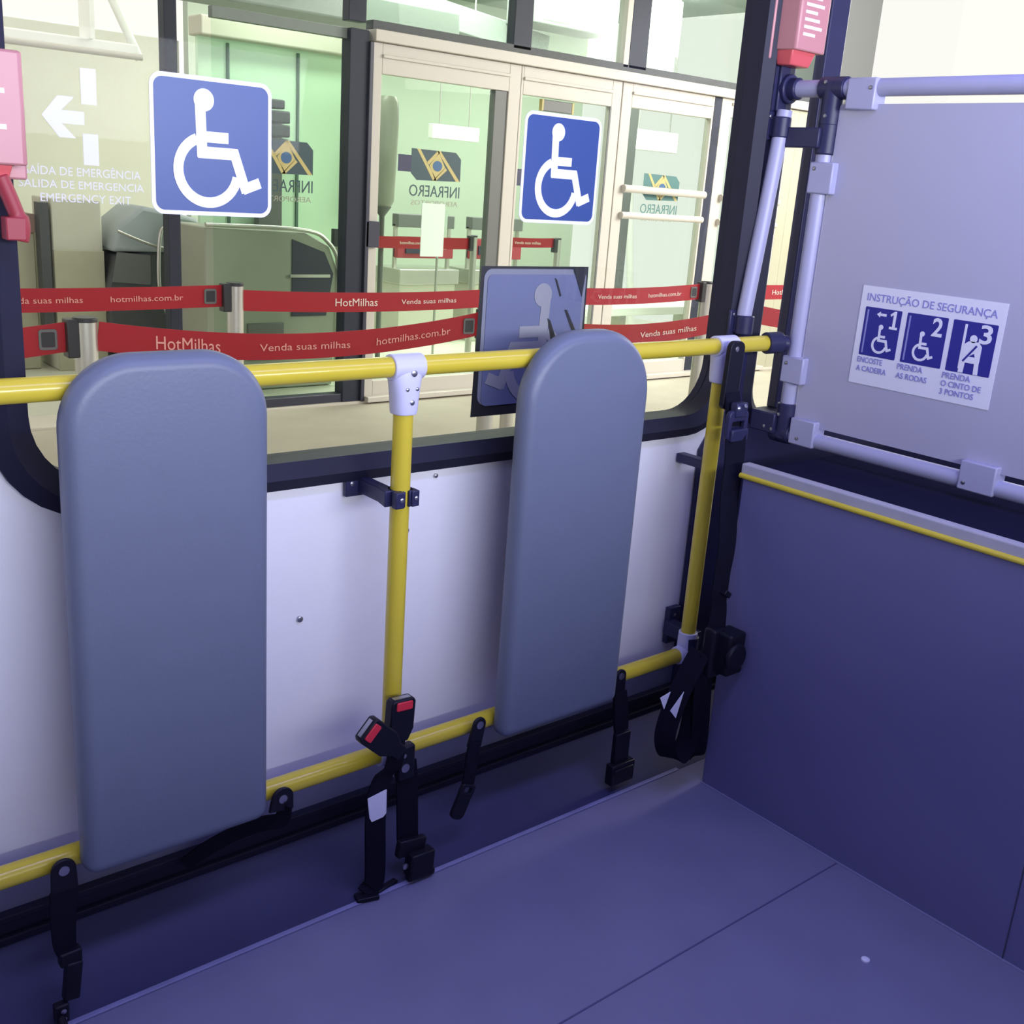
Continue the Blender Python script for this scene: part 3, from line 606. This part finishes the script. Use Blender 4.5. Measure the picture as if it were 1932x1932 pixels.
belt(-.416, 1.045, YB, .723, .045, 'dark red barrier belt stretch at the far left, front row, ending at a square buckle', [('hotmilhas.com.br', .53, .86, .026)])
belt(1.136, 2.60, YB, .722, .058, 'dark red barrier belt of the front row, crossing the picture above the yellow rail', pattern(1.10))
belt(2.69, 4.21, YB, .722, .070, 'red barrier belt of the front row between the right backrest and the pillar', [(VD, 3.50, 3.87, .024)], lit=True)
belt(4.31, 5.8, YB, .722, .06, 'red barrier belt scrap low in the narrow window beside the partition screen', [], lit=True)
belt(.566, 1.96, YA, .726, .010, 'dark red barrier belt of the back row, left of the post above the left backrest', [(VD, 1.10, 1.395, .022), (UR, 1.50, 1.79, .022)])
belt(2.05, 3.465, YA, .706, .016, 'bright red barrier belt of the back row in the middle, with the title print in its lit tone', [(HM, 2.49, 2.71, .034), (VD, 2.84, 3.155, .022)], lit=True, w=.086)
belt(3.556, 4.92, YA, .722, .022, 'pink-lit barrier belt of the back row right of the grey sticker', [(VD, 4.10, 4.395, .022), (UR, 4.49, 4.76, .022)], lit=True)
belt(5.01, 6.4, YA, .722, .010, 'pink-lit barrier belt scrap high in the narrow window beside the partition screen', [(HM, 5.60, 5.84, .030)], lit=True)

structure(MB().box((-8, .5, 2.95), (7.2, 5.6, 3.05)).build('unseen_shade_slab', X['beam'], smooth=False))  # unseen slab added overhead to darken pavement, belts and facade
# ============================================================ TERMINAL FACADE
FY = 4.46
def col(nm, x0, x1, z0, z1, m, y0=FY-.03, y1=FY+.05, bev=.004):
    return structure(MB().box((x0, y0, z0), (x1, y1, z1)).build(nm, m, smooth=False, bevel=bev))
col('wall_mullion_left', 2.466, 2.537, -.19, 3.2, X['dark'], FY-.05, FY+.03)
col('wall_mullion_dark', 3.607, 3.735, -.19, 2.06, X['dark'], FY-.04, FY+.06)
col('wall_mullion_black', 3.735, 3.762, -.19, 2.0, X['dark2'], FY-.06, FY+.06)
col('trim_9', 2.757, 3.61, -.19, -.13, X['dark2'])
col('wall_header', 3.765, 9.0, 2.006, 2.072, X['cream'], FY-.07, FY+.06)
col('trim_10', 3.765, 9.0, 2.072, 2.125, X['duct'], FY-.03, FY+.05)
col('trim_11', 2.757, 3.77, 2.0, 2.06, X['duct2'], FY, FY+.05)
for x0, x1 in ((3.60, 3.72), (4.855, 5.01), (5.935, 6.12)): col('wall_transom_mullion', x0, x1, 2.10, 3.2, X['dark'])
col('trim_12', 5.880, 5.935, 2.10, 3.2, X['cream'])
col('wall_mullion_right', 7.9, 8.02, -.19, 2.0, X['beige2'])
col('wall_column_right', 8.35, 9.0, -.19, 3.2, X['grey'], FY-.02, FY+.4)
col('wall_jamb_right', 8.02, 8.35, -.19, 2.0, X['beige2'])
structure(MB().box((3.72, FY+.01, 2.10), (8.35, FY+.015, 3.2)).build('window_3', X['glass2'], smooth=False))
w = bpy.data.objects.new('window_4', None); COL.objects.link(w); w.location = (3.2, FY, -.13); structure(w)
MB().box((2.757, FY+.01, -.13), (3.607, FY+.015, 2.0)).build('glass_pane', X['glass2'], w, smooth=False)
def door(nm, x0, x1, fl, frr, top, stile=None, ml=X['cream'], zb=-.06):
    d = bpy.data.objects.new(nm, None); COL.objects.link(d); d.location = ((x0+x1)/2, FY, -.19); structure(d)
    m = MB(); m.box((x0, FY-.03, -.185), (x0+fl, FY+.03, 2.004)); m.box((x1-frr, FY-.03, -.185), (x1, FY+.03, 2.004)); m.box((x0+fl, FY-.03, top), (x1-frr, FY+.03, 2.004)); m.box((x0+fl, FY-.03, -.185), (x1-frr, FY+.03, zb))
    m.box((x0+fl, FY-.045, top+.09), (x1-frr, FY-.03, top+.11))
    m.build('door_frame', ml, d, smooth=False, bevel=.004)
    MB().box((x0+fl, FY+.0, zb), (x1-frr, FY+.005, top)).build('glass_pane', X['glass2'], d, smooth=False)
    if stile: MB().box((stile[0], FY-.02, zb), (stile[1], FY+.04, top)).build('dark_stile', X['grey'], d, smooth=False, bevel=.003)
    return d
d = door('door_1', 3.765, 4.940, .075, .100, 1.830, stile=(4.735, 4.838))
MB().box((3.74, FY-.06, .80), (3.84, FY-.03, .96)).build('lock_box', X['dark2'], d, bevel=.004)
d = door('door_2', 4.943, 5.895, .02, .095, 1.825)
MB().box((5.785, FY-.035, -.1), (5.80, FY-.028, 1.82)).build('glazing_seal', X['grey'], d, smooth=False)
d = door('door_3', 5.905, 6.92, .10, .02, 1.838)
MB().cyl((5.98, FY-.05, 1.268), (6.90, FY-.05, 1.262), .028).build('push_bar', X['cream'], d); MB().cyl((5.98, FY-.05, 1.075), (6.90, FY-.05, 1.070), .025).build('push_bar', X['cream'], d)
col('wall_mullion_far', 6.92, 7.01, -.19, 2.0, X['dark'])
d = door('door_4', 7.012, 7.90, .12, .08, 1.868)
MB().cyl((7.10, FY-.05, 1.25), (7.86, FY-.05, 1.245), .028).build('push_bar', X['cream'], d); MB().cyl((7.10, FY-.05, 1.06), (7.86, FY-.05, 1.055), .025).build('push_bar', X['cream'], d)
structure(MB().box((3.765, FY-.10, -.19), (7.9, FY-.03, -.155)).build('trim_13', X['cream'], smooth=False, bevel=.004))

# mirrored logo film on the doors
def logo(x0, x1, z0, z1, y, label, light=False, handle=True, sub=True):
    """reversed emblem; x0 is the left side as seen from here"""
    t = thing('logo_decal', (x0, y, z0), label, 'decal', 'mirrored emblem decals on the glass doors')
    w, h = x1-x0, z1-z0; A = X['teal2'] if light else X['teal']
    q = lambda p: [(a*w, b*h) for a, b in p]
    MB().prism(q([(0, 1), (.89, .97), (1, .76), (1, .03), (.12, 0), (0, .22)]), (x0, y, z0), EX, EZ, .002).build('emblem_field', A, t, smooth=False)
    m = MB()
    for p in ([(.10, 1), (.165, 1), (.52, .02), (.44, .02)], [(.50, .98), (.57, .98), (.99, .03), (.91, .03)], [(.30, .58), (.35, .52), (.56, .93), (.52, .99)], [(.44, .02), (.49, 0), (.72, .38), (.68, .46)], [(.36, .50), (.54, .92), (.68, .45), (.48, .06)]):
        m.prism(q(p), (x0, y-.0022, z0), EX, EZ, .001)
    m.build('emblem_stripes', X['ylw'], t, smooth=False)
    MB().prism(q([(.52+.095*math.cos(a), .49+.17*math.sin(a)) for a in [2*math.pi*i/24 for i in range(24)]]), (x0, y-.0034, z0), EX, EZ, .001).build('emblem_eye', X['eye'], t, smooth=False)
    if handle: MB().prism([(-.10, .25*h), (0, .25*h), (0, .78*h), (-.10, .78*h)], (x0, y, z0), EX, EZ, .0018).build('warning_strip', X['nav'], t, smooth=False)
    text('lettering', 'INFRAERO', (x1, y, z0-.10), -EX, EZ, w*1.02, .072, A, t, th=-.002, bold=.0)
    if sub: text('small_lettering', 'AEROPORTOS', (x1-.01, y, z0-.155), -EX, EZ, w*.95, .032, X['mist'] if light else X['mach'], t, th=-.002)
logo(4.095, 4.49, 1.225, 1.418, FY-.006, 'mirrored dark emblem with yellow stripes and lettering on the first glass door')
logo(3.020, 3.392, 1.205, 1.400, FY+.004, 'mirrored dark emblem behind the left blue sticker, on the fixed terminal glass', handle=False)
logo(6.235, 6.638, 1.195, 1.390, FY-.006, 'mirrored pale green emblem on the right glass door', light=True, handle=False)
MB().box((4.955, FY-.008, 1.235), (5.08, FY-.004, 1.345)).build('warning_strip', X['nav'], loc=(5.0, FY, 1.29), smooth=False, label='navy film strip on the door glass at the left edge of the right blue sticker', category='decal')
t = thing('door_sensor', (5.25, FY-.06, 1.76), 'grey door sensor with yellow ends above the right blue sticker', 'sensor')
MB().box((5.125, FY-.06, 1.735), (5.395, FY-.03, 1.810)).build('sensor_body', X['grey'], t, bevel=.006)
for x in (5.112, 5.392): MB().box((x, FY-.062, 1.735), (x+.018, FY-.03, 1.810)).build('yellow_end', X['ylw'], t, bevel=.003)
t = thing('paper_notice', (4.28, FY-.012, .70), 'pale green paper notice on the glass door below the mirrored lettering', 'notice')
MB().box((4.19, FY-.014, .745), (4.375, FY-.010, 1.085)).build('sheet', X['mist'], t, smooth=False)

# ============================================================ TERMINAL HALL
structure(MB().box((-3, 4.70, -.30), (9.4, 10.1, -.185)).build('floor_hall', X['hallf'], smooth=False))
structure(MB().box((4.25, 8.2, -.19), (9.0, 8.3, 3.2)).build('wall_hall_back', X['hallw'], smooth=False))
structure(MB().box((3.3, 4.52, 3.0), (9.0, 8.3, 3.1)).build('ceiling_hall', X['hallc'], smooth=False))
fp = structure(MB().box((3.19, 5.62, -.19), (4.42, 5.66, 2.02)).build('wall_frosted', X['frost'], smooth=False))
for x in (3.385, 3.905): structure(MB().box((x, 5.605, .2), (x+.018, 5.62, 2.0)).build('trim_14', X['seam'], smooth=False))
structure(MB().box((3.16, 5.50, 2.02), (4.45, 5.70, 2.14)).build('trim_15', X['beige'], smooth=False, bevel=.01))
t = thing('ceiling_duct', (4.0, 6.2, 2.5), 'dark ceiling duct run seen above the green panels', 'duct', 'ducts under the hall ceiling')
MB().box((3.32, 5.9, 2.30), (5.5, 6.3, 2.50)).build('duct_body', X['duct2'], t, bevel=.02); MB().box((3.36, 5.8, 2.44), (4.1, 6.35, 2.62)).build('duct_joint', X['duct'], t, bevel=.02)
t = thing('ceiling_duct', (6.0, 6.8, 2.8), 'grey sloping ceiling duct seen through the middle of the transom glass', 'duct', 'ducts under the hall ceiling')
MB().box((5.3, 6.9, 2.50), (7.3, 7.3, 2.72), rot=Matrix.Rotation(.10, 3, 'Y')).build('duct_body', X['duct2'], t, bevel=.01)
t = thing('ceiling_duct', (7.8, 6.8, 2.8), 'grey boxy air handling unit under the ceiling seen right of the transom mullion', 'duct', 'ducts under the hall ceiling')
MB().box((6.75, 6.5, 2.64), (7.75, 6.9, 2.99)).build('duct_body', X['duct2'], t, bevel=.01); MB().box((6.85, 6.485, 2.68), (7.2, 6.50, 2.77)).build('glowing_grille', X['glow_white'], t)  # small front face of the unit emits light
def glowbox(x0, x1, y, z0, z1, label):
    hang = z1 < 2.9
    t = thing('glow_box', ((x0+x1)/2, y, z0), label, 'light box', 'lit boxes in the hall')
    MB().box((x0, y, z0), (x1, y+.08, z1)).build('box_frame', X['beam'], t, bevel=.006); MB().box((x0+.01, y-.004, z0+.01), (x1-.01, y, z1-.01)).build('lit_face', X['glow_white'], t, smooth=False)
    if hang:
        for x in (x0+.1, x1-.1): MB().cyl((x, y+.04, z1-.01), (x, y+.04, 3.0), .008, n=8).build('hanging_rod', X['ss'], t)
glowbox(8.25, 8.92, 6.6, 1.66, 1.86, 'bright white lit box seen through the right glass door')
glowbox(6.20, 6.75, 7.2, 1.60, 1.73, 'glowing white box added for window light reflected in the first glass door')  # glow added in place of a window reflection on the door glass
glowbox(7.65, 8.25, 6.1, 2.50, 3.0, 'bright white lit box seen through the right transom pane')
# machine with rounded steel edge
t = thing('baggage_scanner', (3.5, 5.1, -.18), 'grey green scanner cabinet with chrome rounded edge behind the terminal glass', 'machine')
pl = [(2.92, -.18), (3.84, -.18), (3.87, .60), (3.80, .76), (3.62, .845), (2.92, .86)]
MB().prism(pl, (0, 4.95, 0), EX, EZ, -.5).build('cabinet', X['mach'], t, bevel=.01)
MB().tube(smooth_path([(2.92, 4.94, .875), (3.58, 4.94, .862), (3.78, 4.94, .79), (3.87, 4.94, .62), (3.875, 4.94, .2), (3.86, 4.94, -.15)]), .014, n=12).build('chrome_edge', X['ss'], t)
MB().prism([(3.52, .30), (3.78, .30), (3.83, .58), (3.76, .72), (3.52, .80)], (0, 4.948, 0), EX, EZ, .006).build('dark_opening', X['dark2'], t, smooth=False)
MB().box((3.50, 4.93, .555), (3.80, 4.94, .575)).build('opening_ledge', X['ss'], t)
MB().box((3.20, 4.935, .02), (3.46, 4.947, .26)).build('lower_hatch', X['grey'], t, bevel=.004)
t = thing('barrier_post', (4.10, 5.2, -.18), 'steel barrier post inside the hall beside the dark mullion', 'barrier post')
MB().cyl((4.02, 5.2, -.185), (4.02, 5.2, .83), .022).build('post_tube', X['ss'], t); MB().box((3.97, 5.18, .74), (4.02, 5.22, .86)).build('belt_head', X['blk2'], t, bevel=.003)
# stacked dark display near the sticker
t = thing('display_stand', (3.46, 5.52, -.18), 'dark stacked display stand half hidden behind the left blue sticker', 'display stand')
for z0, z1, x1 in ((1.62, 1.68, 3.63), (1.53, 1.61, 3.67), (1.44, 1.52, 3.67), (1.36, 1.43, 3.665)): MB().box((3.40, 5.48, z0), (x1+.12, 5.58, z1)).build('shelf', X['duct'], t, bevel=.012)
MB().box((3.56, 5.50, -.185), (3.74, 5.57, 1.60)).build('column', X['grey'], t, bevel=.006)
# things inside behind the first door
t = thing('hand_dryer_column', (4.55, 5.4, -.18), 'tall dark rounded column just inside the first glass door', 'column')
MB().tube([(4.50, 5.4, -.185), (4.50, 5.4, .95), (4.50, 5.4, 1.02)], [.02, .02, .07], n=20).build('stem', X['grey'], t)
MB().tube([(4.50, 5.4, 1.0), (4.50, 5.4, 1.06), (4.52, 5.4, 1.60), (4.52, 5.4, 1.74), (4.52, 5.4, 1.78)], [.05, .085, .085, .08, .06], n=24).build('column_body', X['mach'], t)
def counter(x0, x1, y, label, z1=.90):
    t = thing('service_counter', ((x0+x1)/2, y, -.18), label, 'counter', 'red counters in the hall')
    MB().box((x0, y, -.185), (x1, y+.4, .34)).build('counter_base', X['beige'], t, bevel=.006)
    MB().box((x0-.02, y-.03, .34), (x1+.02, y+.42, .47)).build('counter_top', X['ss'], t, bevel=.006)
    MB().box((x0, y+.05, .56), (x1, y+.12, .74)).build('red_panel', X['cred'], t, bevel=.006); MB().box((x0+.08, y+.035, .60), (x1-.18, y+.05, .68)).build('dark_screen', X['dark2'], t, bevel=.004)
    MB().box((x0, y+.05, .82), (x1, y+.15, z1)).build('grey_fascia', X['grey'], t, bevel=.006)
    MB().box((x0, y+.10, .47), (x0+.03, y+.13, .84)).build('upright', X['ss'], t); MB().box((x1-.03, y+.10, .47), (x1, y+.13, .84)).build('upright', X['ss'], t)
counter(5.35, 5.95, 6.4, 'red panelled counter seen through the first glass door, left of the notice', .93)
counter(6.15, 6.75, 6.4, 'red panelled counter seen through the first glass door, right of the notice', .93)
t = thing('paper_stand', (5.0, 5.4, -.18), 'pale green sheet on a thin stand just behind the notice', 'sign stand')
MB().box((4.90, 5.40, .72), (5.10, 5.412, 1.02)).build('sheet', X['mist'], t, smooth=False); MB().cyl((5.03, 5.42, -.185), (5.03, 5.42, .75), .010).build('stem', X['ss'], t)
belt(4.05, 5.25, 5.3, .775, .004, 'bright red hall belt seen through the first door, left of the notice', [(UR, 4.60, 4.83, .022)], lit=True, w=.085, buck=False)
belt(5.55, 6.14, 5.3, .800, .006, 'bright red hall belt seen through the second door under the right blue sticker', [(VD, 5.70, 5.98, .022)], lit=True, w=.075, buck=False)
post(6.17, 5.3, 'steel barrier post inside the hall below the right blue sticker', z=-.18, h=1.02, r=.026)
post(5.29, 5.3, 'steel barrier post inside the hall at the right edge of the first door', z=-.18, h=1.02, r=.026)
# pale furniture inside the right doors
t = thing('hall_bench', (7.6, 5.9, -.18), 'pale low bench inside the second and third doors', 'bench')
MB().box((6.4, 5.8, .10), (8.9, 6.3, .18)).build('bench_top', X['beam'], t, bevel=.01)
for x in (6.6, 7.6, 8.7): MB().box((x, 5.9, -.185), (x+.08, 6.2, .10)).build('bench_leg', X['ss'], t)
t = thing('hall_column', (8.04, 6.45, -.18), 'slim grey column inside the right glass door', 'column')
MB().box((7.98, 6.4, -.185), (8.10, 6.5, 3.0)).build('shaft', X['grey'], t, bevel=.004)
t = thing('slanted_pole', (9.0, 7.1, -.18), 'slanted pale pole seen inside the right glass door', 'pole')
MB().cyl((9.0, 7.1, -.185), (8.6, 7.1, 2.4), .04).build('shaft', X['beam'], t)

# ============================================================ LEFT SIDE: LOBBY
structure(MB().box((-3, 8.4, -.19), (4.25, 8.5, 2.25)).build('wall_lobby', X['beige'], smooth=False))
structure(MB().box((-1, 5.95, 1.875), (2.93, 6.15, 1.945)).build('trim_16', X['beam'], smooth=False, bevel=.01))
structure(MB().cyl((-1, 5.9, 1.865), (2.93, 5.9, 1.865), .02).build('trim_17', X['cream']))
for x in (1.95, 2.6): structure(MB().box((x, 5.9, 1.94), (x+.03, 6.1, 3.2)).build('trim_18', X['beam'], smooth=False))
structure(MB().box((2.25, 5.98, .12), (2.31, 6.08, .92)).build('wall_lobby_pillar', X['duct'], smooth=False))
t = thing('service_counter', (2.45, 6.0, -.18), 'beige block counter at the far left behind the barrier belts', 'counter')
MB().box((2.33, 6.0, -.185), (2.66, 6.4, .95)).build('counter_body', X['beige'], t, bevel=.01); MB().box((2.33, 5.98, -.185), (2.66, 6.0, .62)).build('front_board', X['beige2'], t, bevel=.004)
t = thing('service_counter', (2.1, 6.1, -.18), 'low beige counter with dark red stripe cut off by the left window rubber', 'counter')
MB().box((1.4, 6.1, -.185), (2.25, 6.5, .72)).build('counter_body', X['beige2'], t, bevel=.01); MB().box((1.4, 6.08, .72), (2.25, 6.5, .84)).build('red_stripe', mat('dusty_red', (0.30, 0.20, 0.17), 0.6), t, bevel=.004)
t = thing('baggage_tug', (3.0, 6.0, -.18), 'small grey vehicle with blue grey hood and chrome bar behind the dark post', 'vehicle')
MB().prism([(2.68, .62), (2.74, .80), (2.90, .93), (3.30, .86), (3.40, .70), (3.40, .62)], (0, 5.9, 0), EX, EZ, -.45).build('hood', X['hood'], t, bevel=.03)
MB().prism([(2.66, -.02), (3.42, -.02), (3.42, .66), (2.72, .60), (2.66, .40)], (0, 5.92, 0), EX, EZ, -.45).build('body', X['duct'], t, bevel=.02)
MB().prism([(2.68, .42), (2.95, .40), (2.95, .60), (2.72, .62)], (0, 5.91, 0), EX, EZ, .006).build('side_panel', X['grey'], t, smooth=False)
MB().tube(smooth_path([(2.72, 5.88, .76), (3.0, 5.88, .66), (3.38, 5.88, .60)]), .010, n=10).build('trim_line', X['ss'], t)
MB().tube(smooth_path([(3.04, 5.86, .80), (3.0, 5.86, .72), (2.99, 5.86, .38), (3.06, 5.86, .16), (3.10, 5.86, .08)]), .014, n=12).build('chrome_bar', X['ss'], t)
for x in (2.82, 3.26): MB().cyl((x, 5.88, -.06), (x, 6.3, -.06), .125, n=28).build('wheel', X['blk2'], t)
t = thing('lobby_post', (3.28, 5.6, -.18), 'cream upright post just right of the dark mullion on the left', 'post')
MB().cyl((3.16, 5.6, -.185), (3.16, 5.6, .76), .028).build('shaft', X['cream'], t)
structure(MB().tube([(2.9, 6.5, 2.4), (3.15, 6.5, 1.9)], .03).build('trim_19', X['beam']))
